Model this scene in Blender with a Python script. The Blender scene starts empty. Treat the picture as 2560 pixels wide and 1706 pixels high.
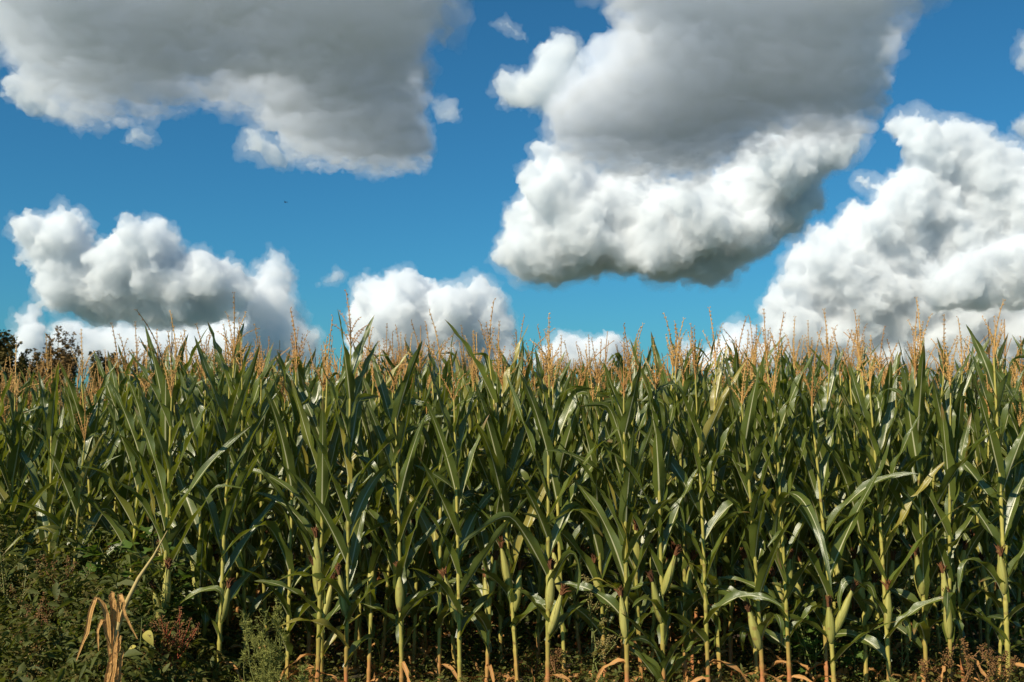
import bpy, bmesh, math, random
import numpy as np
from mathutils import Vector, Matrix, noise

# ---------------------------------------------------------------- camera, sky, sun, exposure
S = bpy.context.scene
COL = S.collection
F_PX = 995.0                 # focal length in pixels of the 1024 px wide picture (35 mm lens)
CAM_H = 1.71
HORIZON = 408.0              # picture row of the horizon
PITCH = math.atan((HORIZON - 341.0) / F_PX)

cam_data = bpy.data.cameras.new("camera")
cam_data.sensor_width = 36.0
cam_data.lens = 36.0 * F_PX / 1024.0
cam_data.clip_start = 0.05
cam_data.clip_end = 60000.0
cam_data.dof.use_dof = True
cam_data.dof.focus_distance = 5.9
cam_data.dof.aperture_fstop = 5.6
cam = bpy.data.objects.new("camera", cam_data)
cam.location = (0, 0, CAM_H)
cam.rotation_euler = (math.pi / 2 + PITCH, 0, 0)
COL.objects.link(cam)
S.camera = cam

SUN_EL = math.radians(41.0)
SUN_AZ = math.radians(222.0)     # clockwise from +Y (the view direction): behind the camera, to its left
sun_dir = Vector((math.sin(SUN_AZ) * math.cos(SUN_EL), math.cos(SUN_AZ) * math.cos(SUN_EL), math.sin(SUN_EL)))

W = bpy.data.worlds.new("World")
S.world = W
W.use_nodes = True
wn = W.node_tree
bg = wn.nodes["Background"]
sky = wn.nodes.new("ShaderNodeTexSky")
sky.sky_type = 'NISHITA'
sky.sun_disc = False
sky.sun_elevation = SUN_EL
sky.sun_rotation = SUN_AZ
sky.altitude = 100.0
sky.air_density = 1.0
sky.dust_density = 0.9
sky.ozone_density = 3.0
tint = wn.nodes.new("ShaderNodeMix")
tint.data_type = 'RGBA'; tint.blend_type = 'MULTIPLY'
tint.inputs[0].default_value = 1.0
tint.inputs[7].default_value = (0.27, 0.85, 1.08, 1)
wn.links.new(sky.outputs[0], tint.inputs[6])
wn.links.new(tint.outputs[2], bg.inputs[0])
bg.inputs[1].default_value = 0.066

sl = bpy.data.lights.new("sun", 'SUN')
sl.energy = 5.0
sl.angle = math.radians(0.5)
sl.color = (1.0, 0.90, 0.735)
so = bpy.data.objects.new("sun", sl)
so.rotation_euler = sun_dir.to_track_quat('Z', 'Y').to_euler()
COL.objects.link(so)

S.view_settings.view_transform = 'Standard'
S.view_settings.look = 'None'
S.view_settings.exposure = 0.38
S.view_settings.gamma = 1.0
S.render.engine = 'CYCLES'
cy = S.cycles
cy.use_denoising = True
cy.max_bounces = 14
cy.diffuse_bounces = 2
cy.glossy_bounces = 2
cy.transmission_bounces = 4
cy.volume_bounces = 12
cy.transparent_max_bounces = 24
cy.sample_clamp_indirect = 6.0
cy.caustics_reflective = False
cy.caustics_refractive = False

def at(px, py, dist):
    """the point DIST metres ahead that stands at column px, row py of a 1024 x 682 picture"""
    d = Vector(((px - 512.0) / F_PX, 1.0, (341.0 - py) / F_PX))
    d.rotate(Matrix.Rotation(PITCH, 3, 'X'))
    return Vector((0, 0, CAM_H)) + d * (dist / d.y)

def tag(o, label=None, cat=None, group=None, kind=None):
    if label: o['label'] = label
    if cat: o['category'] = cat
    if group: o['group'] = group
    if kind: o['kind'] = kind
    return o
# ---------------------------------------------------------------- clouds: closed billowing bodies of scattering vapour
def vapour(name, density, color=(0.970, 0.984, 0.997), g=0.0):
    m = bpy.data.materials.new(name)
    m.use_nodes = True
    nt = m.node_tree
    nt.nodes.clear()
    out = nt.nodes.new("ShaderNodeOutputMaterial")
    v = nt.nodes.new("ShaderNodeVolumePrincipled")
    v.inputs["Color"].default_value = (*color, 1)
    v.inputs["Density"].default_value = density
    v.inputs["Anisotropy"].default_value = g
    nt.links.new(v.outputs[0], out.inputs["Volume"])
    return m

def ico(sub):
    bm = bmesh.new()
    bmesh.ops.create_icosphere(bm, subdivisions=sub, radius=1.0)
    v = np.array([x.co[:] for x in bm.verts]); f = np.array([[a.index for a in x.verts] for x in bm.faces])
    bm.free()
    return v, f
ICO3, ICO2 = ico(3), ico(2)

def mesh_np(name, V, F):
    V = np.asarray(V, np.float32); F = np.asarray(F, np.int32)
    me = bpy.data.meshes.new(name)
    me.vertices.add(len(V)); me.vertices.foreach_set("co", V.ravel())
    k = F.shape[1]
    me.loops.add(F.size); me.loops.foreach_set("vertex_index", F.ravel())
    me.polygons.add(len(F)); me.polygons.foreach_set("loop_start", np.arange(0, F.size, k, dtype=np.int32))
    me.update(calc_edges=True)
    return me

def fractal(scale, depth, hard):
    t = bpy.data.textures.new("billow", 'CLOUDS')
    t.noise_scale = scale; t.noise_depth = depth; t.noise_basis = 'ORIGINAL_PERLIN'
    t.noise_type = 'HARD_NOISE' if hard else 'SOFT_NOISE'
    return t

def fill(poly, inset, rmax, step, pack):
    """circles (column, row, radius) that fill an outline, the widest ones first"""
    P = np.array(poly, float); Q = np.roll(P, -1, 0)
    x0, y0 = P.min(0); x1, y1 = P.max(0)
    gx, gy = np.meshgrid(np.arange(x0, x1, step), np.arange(y0, y1, step))
    pts = np.stack([gx.ravel(), gy.ravel()], 1)
    inside = np.zeros(len(pts), bool); dist = np.full(len(pts), 1e9)
    for a, b in zip(P, Q):
        c = ((a[1] > pts[:, 1]) != (b[1] > pts[:, 1]))
        xs = (b[0] - a[0]) * (pts[:, 1] - a[1]) / ((b[1] - a[1]) or 1e-9) + a[0]
        inside ^= c & (pts[:, 0] < xs)
        ab = b - a
        t = np.clip(((pts - a) @ ab) / max(ab @ ab, 1e-9), 0, 1)
        dist = np.minimum(dist, np.linalg.norm(pts - (a + t[:, None] * ab), axis=1))
    r = np.minimum(dist - inset, rmax)
    ok = inside & (r > 2.0)
    pts, r = pts[ok], r[ok]
    out = []
    for i in np.argsort(-r, kind='stable'):
        p, q = pts[i], r[i]
        if all((p[0] - o[0]) ** 2 + (p[1] - o[1]) ** 2 > (pack * o[2]) ** 2 for o in out):
            out.append((p[0], p[1], q))
    return out

def cloud(label, dist, poly, base=None, density=0.12, seed=1, thick=1.0, billow=1.0, vox=0.95, rmax=24, inset=3.0, pack=0.7, rough=1.0, deck=None, fringe=0.012, color=(0.970, 0.984, 0.997), lean=0.0):
    """POLY: outline in picture pixels at DIST metres, filled with billows; BASE flattens the body below that row; DECK: the body
    stands on a level underside that many metres up and is seen from below"""
    rng = random.Random(seed)
    u = dist / F_PX                                   # metres per pixel at that distance
    sph = []
    ymid = sum(q_[1] for q_ in poly) / len(poly)
    for px, py, r in fill(poly, inset, rmax, 2.5, pack):
        q = dist + (rng.uniform(-0.7, 0.7) * r + lean * (py - ymid)) * u
        c = at(px, py, q)
        R = r * q / F_PX
        if deck is not None:
            ray = at(px, py, 1.0) - Vector((0, 0, CAM_H))
            q = deck / ray.z
            R = r * q / F_PX
            c = ray * q + Vector((0, 0, CAM_H + R * 0.3))
        sph.append((c, R))
        if r < 5: continue
        for i in range(int((4 + r * 0.25) * billow)):
            d = Vector((rng.gauss(0, 1), rng.gauss(-0.3, 1), rng.gauss(0.35, 1))).normalized()
            r1 = R * rng.uniform(0.2, 0.5)
            c1 = c + d * (R * rng.uniform(0.75, 0.95))
            sph.append((c1, r1))
            if r1 < 3 * u: continue
            for j in range(5):
                d2 = (d * 0.7 + Vector((rng.gauss(0, 1), rng.gauss(0, 1), rng.gauss(0.3, 1))).normalized()).normalized()
                r2 = r1 * rng.uniform(0.25, 0.55)
                sph.append((c1 + d2 * (r1 * rng.uniform(0.75, 1.0)), r2))
    V, Fc, n = [], [], 0
    for c, R in sph:
        iv, jf = ICO3 if R > 8 * u else ICO2
        V.append(iv * R * np.array([1, thick, 1]) + np.array(c)); Fc.append(jf + n); n += len(iv)
    V = np.concatenate(V); Fc = np.concatenate(Fc)
    if base is not None or deck is not None:                              # flat underside: squeeze what hangs below the base
        zb = at(512, base, dist).z if deck is None else deck + CAM_H
        low = V[:, 2] < zb
        V[low, 2] = zb + (V[low, 2] - zb) * 0.22
    org = V.mean(0)
    def body(nm, grow, dens, k, first):
        me = mesh_np(nm, V - org, Fc)
        o = bpy.data.objects.new(nm, me)
        COL.objects.link(o); o.location = org
        def remesh():
            rm = o.modifiers.new("r", 'REMESH'); rm.mode = 'VOXEL'; rm.voxel_size = vox * u
        def push(scale, amount, depth, hard, mid):
            d = o.modifiers.new("d", 'DISPLACE'); d.texture = fractal(scale * u, depth, hard)
            d.strength = amount * u * rough; d.mid_level = mid; d.texture_coords = 'GLOBAL'
        remesh()
        if deck is not None: push(120, 10, 1, False, 0.5)
        for sc_, a, depth, hard in first: push(sc_, a * k, depth, hard, (0.35 if hard else 0.5) - grow)
        remesh()
        push(3.2, 2.0 * k, 3, True, 0.4)
        remesh()
        bpy.context.view_layer.update()
        me2 = bpy.data.meshes.new_from_object(o.evaluated_get(bpy.context.evaluated_depsgraph_get()))
        o.modifiers.clear(); o.data = me2; bpy.data.meshes.remove(me)
        me2.materials.clear(); me2.materials.append(vapour("cloud_vapour", dens / u, color))
        me2.polygons.foreach_set("use_smooth", np.ones(len(me2.polygons), bool))
        return o
    o = body("cloud", 0.0, density, 1.0, ((46, 14.0, 1, False), (18, 13.0, 1, True), (7.5, 6.5, 2, True)))
    if fringe:                                        # thin ragged vapour around the body
        w = body("wisps", 0.12, fringe, 1.35, ((40, 16.0, 1, False), (15, 13.0, 2, True), (6, 8.0, 3, True)))
        w.parent = o; w.location = (0, 0, 0)
    return tag(o, label, "cloud", "clouds in the blue sky")
def outline(ox, *p, sy=1.0):
    k = 0.2423
    return [(ox + x * k, y * k * (sy if y > 0 else 1)) for x, y in p]
cloud("long white cumulus with a flat grey base above the dark trees", 5200, outline(0, (30,920),(60,885),(90,850),(130,840),(180,880),(230,845),(300,860),(340,850),(390,890),(390,960),(410,990),(450,970),(500,910),(560,900),(640,865),(700,890),(720,940),(755,980),(760,1020),(850,995),(890,1030),(960,1060),(1010,1070),(1030,1130),(1080,1140),(1060,1230),(1030,1290),(1010,1340),(800,1380),(600,1370),(400,1340),(250,1300),(180,1270),(110,1190),(130,1120),(80,1110),(20,1090),(60,1030),(40,970)),
 base=324, seed=3, lean=0.4)
cloud("ragged pale tower of vapour leaning on the long cumulus", 5600, outline(0, (1070,1040),(1110,1000),(1180,1040),(1220,1120),(1210,1200),(1260,1290),(1340,1400),(1340,1560),(900,1560),(1000,1330),(1000,1250),(1000,1130),(1050,1100)), seed=8, density=0.08, rough=1.2)
cloud("low grey bank of cloud under the long cumulus", 7600, outline(0, (180,1360),(250,1310),(400,1320),(550,1310),(700,1330),(850,1290),(1000,1270),(1150,1260),(1250,1330),(1100,1400),(1100,1560),(180,1560)), seed=9, density=0.08)
cloud("small lit cumulus head rising beside the dark trees", 6400, outline(0, (50,1330),(70,1290),(120,1245),(180,1250),(190,1330),(230,1420),(230,1560),(60,1560),(60,1400)), seed=10)
cloud("compact white cumulus over the middle of the tassels", 6500, outline(0, (1410,1280),(1440,1230),(1430,1160),(1500,1115),(1580,1115),(1640,1085),(1730,1100),(1765,1150),(1810,1145),(1830,1160),(1920,1150),(2010,1125),(2080,1170),(2110,1250),(2150,1330),(2150,1560),(1400,1560),(1430,1350)), seed=5, lean=0.3)
cloud("low white cloud heads peeking over the tassels near the field's centre", 8200, outline(480, (210,1480),(250,1400),(320,1370),(380,1355),(440,1370),(500,1365),(560,1360),(600,1380),(640,1420),(660,1480),(640,1560),(200,1560)), seed=11)
cloud("small white cloud heads beside the foot of the tall cumulus", 8000, outline(480, (790,1400),(830,1380),(880,1385),(900,1430),(960,1400),(1000,1320),(1060,1300),(1120,1310),(1160,1370),(1200,1440),(1200,1560),(800,1560)), seed=12)
cloud("huge white cumulus with many heads behind the right half of the field", 4600, outline(480, (1650,500),(1700,450),(1800,440),(1890,490),(1960,455),(2010,500),(2100,510),(2150,560),(2300,600),(2400,700),(2400,1560),(1900,1560),(1130,1560),(1150,1320),(1140,1250),(1180,1160),(1240,1130),(1240,1050),(1330,990),(1330,910),(1400,885),(1460,920),(1510,870),(1570,860),(1620,810),(1560,790),(1510,740),(1560,700),(1640,730),(1720,680),(1720,610),(1660,560)),
 seed=13, lean=0.15)
cloud("shaded flat-based lobe in front of the huge white cumulus", 4100, outline(480, (1780,1150),(1850,1080),(1950,1060),(2000,1000),(2080,1010),(2150,960),(2240,950),(2400,900),(2400,1330),(2200,1330),(1950,1320),(1820,1260)), base=306, seed=28, lean=0.6)
cloud("pale grey bank of cloud low behind the huge white cumulus", 7200, outline(480, (1200,1560),(1300,1330),(1600,1280),(2000,1290),(2400,1240),(2400,1600)), seed=27, density=0.07)
cloud("bright cumulus with a grey base hanging below the great dark cloud", 3300, outline(480, (200,590),(240,570),(310,600),(390,660),(500,690),(640,690),(740,730),(860,740),(1000,680),(1100,560),(1300,500),(1450,500),(1560,480),(1600,590),(1570,660),(1500,720),(1420,740),(1400,800),(1430,860),(1380,910),(1320,970),(1260,1020),(1180,1080),(1080,1120),(950,1180),(780,1230),(700,1190),(640,1150),(500,1140),(400,1210),(300,1235),(180,1210),(100,1130),(20,1080),(60,1010),(110,940),(90,880),(150,820),(170,720),(210,650)),
 base=280, lean=0.15, seed=14, rmax=38)
cloud("great dark grey cloud overhead on the far side of the blue gap", 2200, outline(480, (480,-300),(1890,-300),(1880,20),(1820,100),(1740,140),(1700,190),(1690,230),(1680,300),(1700,380),(1660,450),(1560,540),(1400,560),(1250,560),(1100,620),(900,720),(700,690),(450,660),(300,560),(260,480),(300,400),(440,280),(560,260),(640,180),(560,120),(500,80), sy=1.13),
 deck=460, seed=15, density=0.048, rough=1.0, color=(0.936, 0.9585, 0.991), rmax=60, pack=0.45)
cloud("lit shoulder of cloud reaching towards the blue gap", 2600, outline(480, (30,390),(60,290),(100,265),(180,290),(215,200),(330,120),(420,150),(440,220),(430,280),(470,360),(450,440),(300,490),(200,480),(120,470)), seed=16, density=0.07)
cloud("white ragged crest of cloud at the edge of the great dark cloud", 2600, outline(480, (1340,100),(1380,70),(1450,130),(1560,150),(1620,140),(1680,170),(1705,200),(1680,260),(1660,280),(1600,270),(1590,200),(1540,180),(1400,170)), seed=17, density=0.08, inset=1)
cloud("vast dark grey cloud covering the sky above the trees", 2000, outline(0, (-150,-400),(1850,-400),(1855,60),(1870,180),(1830,230),(1790,170),(1770,260),(1800,340),(1740,390),(1715,400),(1760,480),(1800,570),(1780,680),(1640,700),(1480,695),(1330,680),(1200,650),(1180,560),(1090,500),(1000,460),(900,450),(700,460),(640,490),(480,510),(330,530),(230,480),(180,430),(0,250),(-150,200), sy=1.07),
 deck=420, seed=18, density=0.048, rough=1.0, color=(0.936, 0.9585, 0.991), rmax=70, pack=0.45)
cloud("bright puff on the edge of the vast dark cloud above the trees", 2500, outline(0, (0,330),(20,290),(60,285),(180,330),(260,420),(330,520),(200,510),(100,470),(20,420)), seed=19, density=0.07)
cloud("bright tuft under the middle of the vast dark cloud", 2500, outline(0, (1000,520),(1080,500),(1120,560),(1200,640),(1200,720),(1130,700),(1080,680),(1060,640),(940,650),(990,590)), seed=20, density=0.07, inset=2)
cloud("tiny white puff floating in the blue under the vast dark cloud", 3000, outline(0, (480,580),(540,540),(590,525),(640,560),(655,600),(640,630),(600,620),(560,600),(500,600)), seed=21, density=0.06, inset=1.5)
cloud("small torn white puff high in the blue gap", 3000, outline(480, (40,110),(60,60),(90,80),(125,50),(140,100),(205,130),(210,150),(190,180),(140,160),(100,130)), seed=22, density=0.06, inset=1.5)
cloud("thin wisp drifting off the edge of the vast dark cloud", 3000, outline(0, (1750,350),(1800,390),(1850,420),(1900,430),(1910,490),(1860,510),(1810,500),(1770,430)), seed=23, density=0.03, inset=1)
cloud("faint wisp of vapour in the blue between the low cumulus clouds", 6000, outline(0, (1230,1160),(1300,1165),(1370,1140),(1390,1110),(1425,1130),(1410,1165),(1330,1180),(1260,1190)), seed=24, density=0.05, inset=0.5)
cloud("small grey cloud cut by the picture edge in the deep blue", 3000, outline(480, (2150,540),(2190,480),(2260,440),(2400,440),(2400,600),(2240,600)), seed=25, density=0.05)
cloud("faint grey shred of cloud high in the deep blue corner", 3000, outline(480, (2190,280),(2210,200),(2240,110),(2330,90),(2330,300),(2240,310)), seed=26, density=0.03)
# ---------------------------------------------------------------- mesh helpers
class MB:
    """collects grids and tubes and links them as ONE mesh object"""
    def __init__(self):
        self.V, self.F, self.U, self.n = [], [], [], 0
    def grid(self, P, uv=None):
        P = np.asarray(P, float); a, b = P.shape[:2]
        idx = np.arange(a * b).reshape(a, b) + self.n
        F = np.stack([idx[:-1, :-1], idx[:-1, 1:], idx[1:, 1:], idx[1:, :-1]], -1).reshape(-1, 4)
        if uv is None:
            uu, vv = np.meshgrid(np.linspace(0, 1, b), np.linspace(0, 1, a))
            uv = np.stack([uu, vv], -1)
        self.V.append(P.reshape(-1, 3)); self.F.append(F); self.U.append(np.asarray(uv).reshape(-1, 2)); self.n += a * b
    def tube(self, pts, radii, k=6, squash=1.0):
        pts = np.asarray(pts, float); m = len(pts)
        t = np.gradient(pts, axis=0); t /= np.linalg.norm(t, axis=1)[:, None] + 1e-9
        ref = np.array([1.0, 0, 0]) if abs(t[0][0]) < 0.8 else np.array([0, 1.0, 0])
        a = np.cross(t, ref); a /= np.linalg.norm(a, axis=1)[:, None] + 1e-9
        b = np.cross(t, a)
        ang = np.linspace(0, 2 * np.pi, k + 1)
        r = np.asarray(radii, float)[:, None, None]
        P = pts[:, None, :] + r * (np.cos(ang)[None, :, None] * a[:, None, :] + squash * np.sin(ang)[None, :, None] * b[:, None, :])
        self.grid(P)
    def data(self):
        return np.concatenate(self.V), np.concatenate(self.F), np.concatenate(self.U)
    def mesh(self, name, mat, smooth=True):
        V, F, U = self.data()
        me = mesh_np(name, V, F)
        uvl = me.uv_layers.new(name="uv")
        uvl.data.foreach_set("uv", U[F.ravel()].astype(np.float32).ravel())
        me.polygons.foreach_set("use_smooth", np.full(len(F), smooth))
        me.materials.append(mat)
        return me

def obj(name, me, parent=None, loc=None):
    o = bpy.data.objects.new(name, me)
    if loc is not None: o.location = loc
    if parent is not None: o.parent = parent
    COL.objects.link(o)
    return o

def empty(name, loc, rz=0.0):
    o = bpy.data.objects.new(name, None)
    o.location = loc; o.rotation_euler.z = rz; o.empty_display_size = 0.1
    COL.objects.link(o)
    return o

def kids_of(o, table):
    return table.get(o.name, [])

# ---------------------------------------------------------------- materials
def nodes(name):
    m = bpy.data.materials.new(name); m.use_nodes = True
    nt = m.node_tree
    return m, nt, nt.nodes["Principled BSDF"], nt.nodes["Material Output"]

def N(nt, kind, **kw):
    n = nt.nodes.new("ShaderNode" + kind)
    for k, v in kw.items():
        if k.startswith("i_"): n.inputs[k[2:].replace("_", " ")].default_value = v
        else: setattr(n, k, v)
    return n

def mixc(nt, fac, a, b, blend='MIX'):
    n = nt.nodes.new("ShaderNodeMix"); n.data_type = 'RGBA'; n.blend_type = blend
    for sock, v in ((0, fac), (6, a), (7, b)):
        if hasattr(v, "links"): nt.links.new(v, n.inputs[sock])
        else: n.inputs[sock].default_value = v if sock == 0 else (*v, 1)
    return n.outputs[2]

def ramp(nt, src, a, b, ca=0.0, cb=1.0):
    n = nt.nodes.new("ShaderNodeMapRange"); n.clamp = True
    nt.links.new(src, n.inputs[0])
    for i, v in enumerate((a, b, ca, cb)): n.inputs[1 + i].default_value = v
    return n.outputs[0]

def math_(nt, op, a, b=0.0):
    n = nt.nodes.new("ShaderNodeMath"); n.operation = op
    for i, v in enumerate((a, b)):
        if hasattr(v, "links"): nt.links.new(v, n.inputs[i])
        else: n.inputs[i].default_value = v
    return n.outputs[0]

def blade_mat(name, dark, light, through, rib=None, rough=0.42, trans=0.35, tip=None, spec=0.5, spots=None, old=None):
    """a thin leaf: colour varies from leaf to leaf, a pale midrib and fine veins run along it, light shines through"""
    m, nt, p, out = nodes(name)
    L = nt.links
    info = N(nt, "ObjectInfo"); uv = N(nt, "UVMap"); geo = N(nt, "NewGeometry")
    sx = N(nt, "SeparateXYZ"); L.new(uv.outputs[0], sx.inputs[0])
    nz = N(nt, "TexNoise", i_Scale=5.0, i_Detail=4.0); L.new(geo.outputs["Position"], nz.inputs["Vector"])
    var = math_(nt, 'ADD', math_(nt, 'MULTIPLY', info.outputs["Random"], 0.55), math_(nt, 'MULTIPLY', nz.outputs[0], 0.5))
    col = mixc(nt, var, dark, light)
    vein = N(nt, "TexWave", i_Scale=9.0, i_Distortion=0.6, i_Detail=1.0); vein.bands_direction = 'X'
    L.new(uv.outputs[0], vein.inputs["Vector"])
    col = mixc(nt, math_(nt, 'MULTIPLY', vein.outputs["Fac"], 0.22), col, tuple(min(1, c * 2.2) for c in light))
    if tip is not None:
        t = math_(nt, 'ADD', sx.outputs[1], math_(nt, 'MULTIPLY', math_(nt, 'SUBTRACT', nz.outputs[0], 0.5), 0.5))
        t = ramp(nt, t, 0.90, 1.0)
        t = math_(nt, 'MULTIPLY', t, ramp(nt, info.outputs["Random"], 0.35, 0.6))
        col = mixc(nt, t, col, tip)
    if old is not None:
        col = mixc(nt, ramp(nt, info.outputs["Random"], 0.94, 0.97, 0, 0.8), col, old)
    if spots is not None:
        sp = N(nt, "TexNoise", i_Scale=70.0, i_Detail=2.0); L.new(geo.outputs["Position"], sp.inputs["Vector"])
        col = mixc(nt, ramp(nt, sp.outputs[0], 0.62, 0.70), col, spots)
    tcol = mixc(nt, var, tuple(c * 0.75 for c in through), through)
    if rib is not None:
        d = math_(nt, 'ABSOLUTE', math_(nt, 'SUBTRACT', sx.outputs[0], 0.5))
        wd = math_(nt, 'SUBTRACT', 0.075, math_(nt, 'MULTIPLY', sx.outputs[1], 0.055))
        k = math_(nt, 'SUBTRACT', 1.0, math_(nt, 'DIVIDE', d, wd))
        k = ramp(nt, k, 0.0, 0.35)
        k = math_(nt, 'MULTIPLY', k, ramp(nt, sx.outputs[1], 1.0, 0.75))
        col = mixc(nt, k, col, rib)
        tcol = mixc(nt, k, tcol, tuple(c * 0.8 for c in rib))
    L.new(col, p.inputs["Base Color"])
    p.inputs["Roughness"].default_value = rough
    p.inputs["Specular IOR Level"].default_value = spec
    bump = N(nt, "Bump", i_Strength=0.25, i_Distance=0.002); L.new(vein.outputs["Fac"], bump.inputs["Height"])
    L.new(bump.outputs[0], p.inputs["Normal"])
    tr = N(nt, "BsdfTranslucent"); L.new(tcol, tr.inputs[0])
    mx = N(nt, "MixShader"); mx.inputs[0].default_value = trans
    L.new(p.outputs[0], mx.inputs[1]); L.new(tr.outputs[0], mx.inputs[2]); L.new(mx.outputs[0], out.inputs[0])
    return m

def skin_mat(name, a, b, rough=0.55, scale=(40, 40, 3), low=None, spec=0.4, stain=None):
    """stems, husks, tassels: lengthwise fibres between two colours; LOW = (height, colour) is the colour near the ground"""
    m, nt, p, out = nodes(name)
    L = nt.links
    tc = N(nt, "TexCoord"); info = N(nt, "ObjectInfo")
    mp = N(nt, "Mapping"); mp.inputs["Scale"].default_value = scale; L.new(tc.outputs["Object"], mp.inputs[0])
    nz = N(nt, "TexNoise", i_Scale=1.0, i_Detail=4.0); L.new(mp.outputs[0], nz.inputs["Vector"])
    f = math_(nt, 'ADD', ramp(nt, nz.outputs[0], 0.3, 0.7, 0, 0.5), math_(nt, 'MULTIPLY', info.outputs["Random"], 0.5))
    col = mixc(nt, f, a, b)
    if low is not None:
        sx = N(nt, "SeparateXYZ"); L.new(tc.outputs["Object"], sx.inputs[0])
        n2 = N(nt, "TexNoise", i_Scale=7.0, i_Detail=3.0); L.new(tc.outputs["Object"], n2.inputs["Vector"])
        h = math_(nt, 'ADD', sx.outputs[2], math_(nt, 'MULTIPLY', math_(nt, 'SUBTRACT', n2.outputs[0], 0.5), low[0] * 1.6))
        h = math_(nt, 'ADD', h, math_(nt, 'MULTIPLY', info.outputs["Random"], low[0] * 0.7))
        col = mixc(nt, ramp(nt, h, low[0] * 1.2, low[0] * 0.3), col, low[1])
    if stain is not None:
        n3 = N(nt, "TexNoise", i_Scale=28.0, i_Detail=5.0); L.new(tc.outputs["Object"], n3.inputs["Vector"])
        col = mixc(nt, ramp(nt, n3.outputs[0], 0.56, 0.72, 0, 0.75), col, stain)
    L.new(col, p.inputs["Base Color"])
    p.inputs["Roughness"].default_value = rough
    p.inputs["Specular IOR Level"].default_value = spec
    bump = N(nt, "Bump", i_Strength=0.4, i_Distance=0.003); L.new(nz.outputs[0], bump.inputs["Height"])
    L.new(bump.outputs[0], p.inputs["Normal"])
    return m

M_LEAF = blade_mat("maize_leaf_green", (0.036, 0.056, 0.009), (0.125, 0.150, 0.025), (0.30, 0.34, 0.02), rib=(0.56, 0.54, 0.30), rough=0.33, spec=0.8, trans=0.28, old=(0.34, 0.27, 0.05), tip=(0.26, 0.15, 0.05))
M_DRY = blade_mat("dry_maize_leaf", (0.28, 0.12, 0.038), (0.62, 0.30, 0.10), (0.55, 0.24, 0.06), rib=(0.5, 0.34, 0.18), rough=0.75, trans=0.3, spec=0.2)
M_STALK = skin_mat("maize_stalk_skin", (0.26, 0.24, 0.045), (0.46, 0.39, 0.09), low=(0.42, (0.44, 0.17, 0.06)), stain=(0.16, 0.085, 0.03))
M_HUSK = skin_mat("maize_husk", (0.24, 0.235, 0.045), (0.46, 0.41, 0.12), scale=(60, 60, 4), stain=(0.26, 0.15, 0.05))
M_SILK = skin_mat("dry_silk", (0.07, 0.024, 0.009), (0.19, 0.075, 0.022), rough=0.9)
M_TASSEL = skin_mat("tassel_straw", (0.29, 0.125, 0.03), (0.66, 0.40, 0.125), rough=0.7, scale=(30, 30, 30))
M_TSTEM = skin_mat("tassel_stem", (0.34, 0.28, 0.09), (0.46, 0.33, 0.12), rough=0.6)

# ---------------------------------------------------------------- maize
def leaf_grid(base, az, L, Wd, th0, th1, power, twist, wave, rng, rows=15, kink=None, cols=5):
    """grid of a maize blade: leaves the stalk at TH0 from the vertical and bends to TH1; a KINK folds it over part-way"""
    t = np.linspace(0, 1, rows)
    th = th0 + (th1 - th0) * t ** power
    if kink is not None:
        th = th + kink[1] / (1 + np.exp(-(t - kink[0]) * 34))
    ds = L / (rows - 1)
    roll = rng.gauss(0, 0.30)
    side_w = rng.uniform(-0.25, 0.25)
    r = np.concatenate([[0], np.cumsum(np.sin(th[:-1]) * ds)]); z = np.concatenate([[0], np.cumsum(np.cos(th[:-1]) * ds)])
    swing = side_w * L * 0.25 * t ** 2
    ca, sa = math.cos(az), math.sin(az)
    rad = np.array([ca, sa, 0]); tan = np.array([-sa, ca, 0]); up = np.array([0, 0, 1.0])
    mid = np.array(base)[None] + r[:, None] * rad + z[:, None] * up + swing[:, None] * tan
    d = np.sin(th)[:, None] * rad + np.cos(th)[:, None] * up
    nrm = -np.cos(th)[:, None] * rad + np.sin(th)[:, None] * up
    tw = roll + twist * t ** 1.2
    sv = np.cos(tw)[:, None] * tan + np.sin(tw)[:, None] * nrm
    nv = -np.sin(tw)[:, None] * tan + np.cos(tw)[:, None] * nrm
    w = Wd * np.minimum(1, (0.50 + 2.6 * t)) * np.clip(1 - t, 0, 1) ** 0.62 * (1 - 0.05 * t)
    w = np.maximum(w, 0.0008)
    ragged = {-1: np.array([1 - abs(rng.gauss(0, 0.07)) for _ in range(rows)]), 1: np.array([1 - abs(rng.gauss(0, 0.07)) for _ in range(rows)])}
    vee = 0.55 * (1 - t) ** 2.0 + rng.uniform(0.10, 0.42)                           # channel of the blade
    u = np.linspace(-1, 1, cols)
    ph = rng.uniform(0, 6.28); fr = rng.uniform(2.2, 4.0)
    P = np.zeros((rows, cols, 3))
    for j, uu in enumerate(u):
        ripple = wave * np.abs(uu) ** 1.5 * np.sin(ph + fr * 6.28 * t + (1.3 if uu > 0 else 0)) * np.sin(np.pi * np.clip(t * 1.05, 0, 1))
        rw = w * (ragged[1 if uu > 0 else -1] if abs(uu) > 0.9 else 1.0)
        lift = np.abs(uu) * rw * 0.5 * vee + ripple
        P[:, j] = mid + (uu * rw * 0.5 * np.cos(vee * 0.6))[:, None] * sv + lift[:, None] * nv
    return P

class Axis:
    """the gently bowed line of a stalk"""
    def __init__(s, lean, bow, azim):
        s.l, s.b, s.c, s.s = lean, bow, math.cos(azim), math.sin(azim)
    def at(s, z):
        k = s.l * z + s.b * z * z
        return np.array([k * s.c, k * s.s, z])

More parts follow.
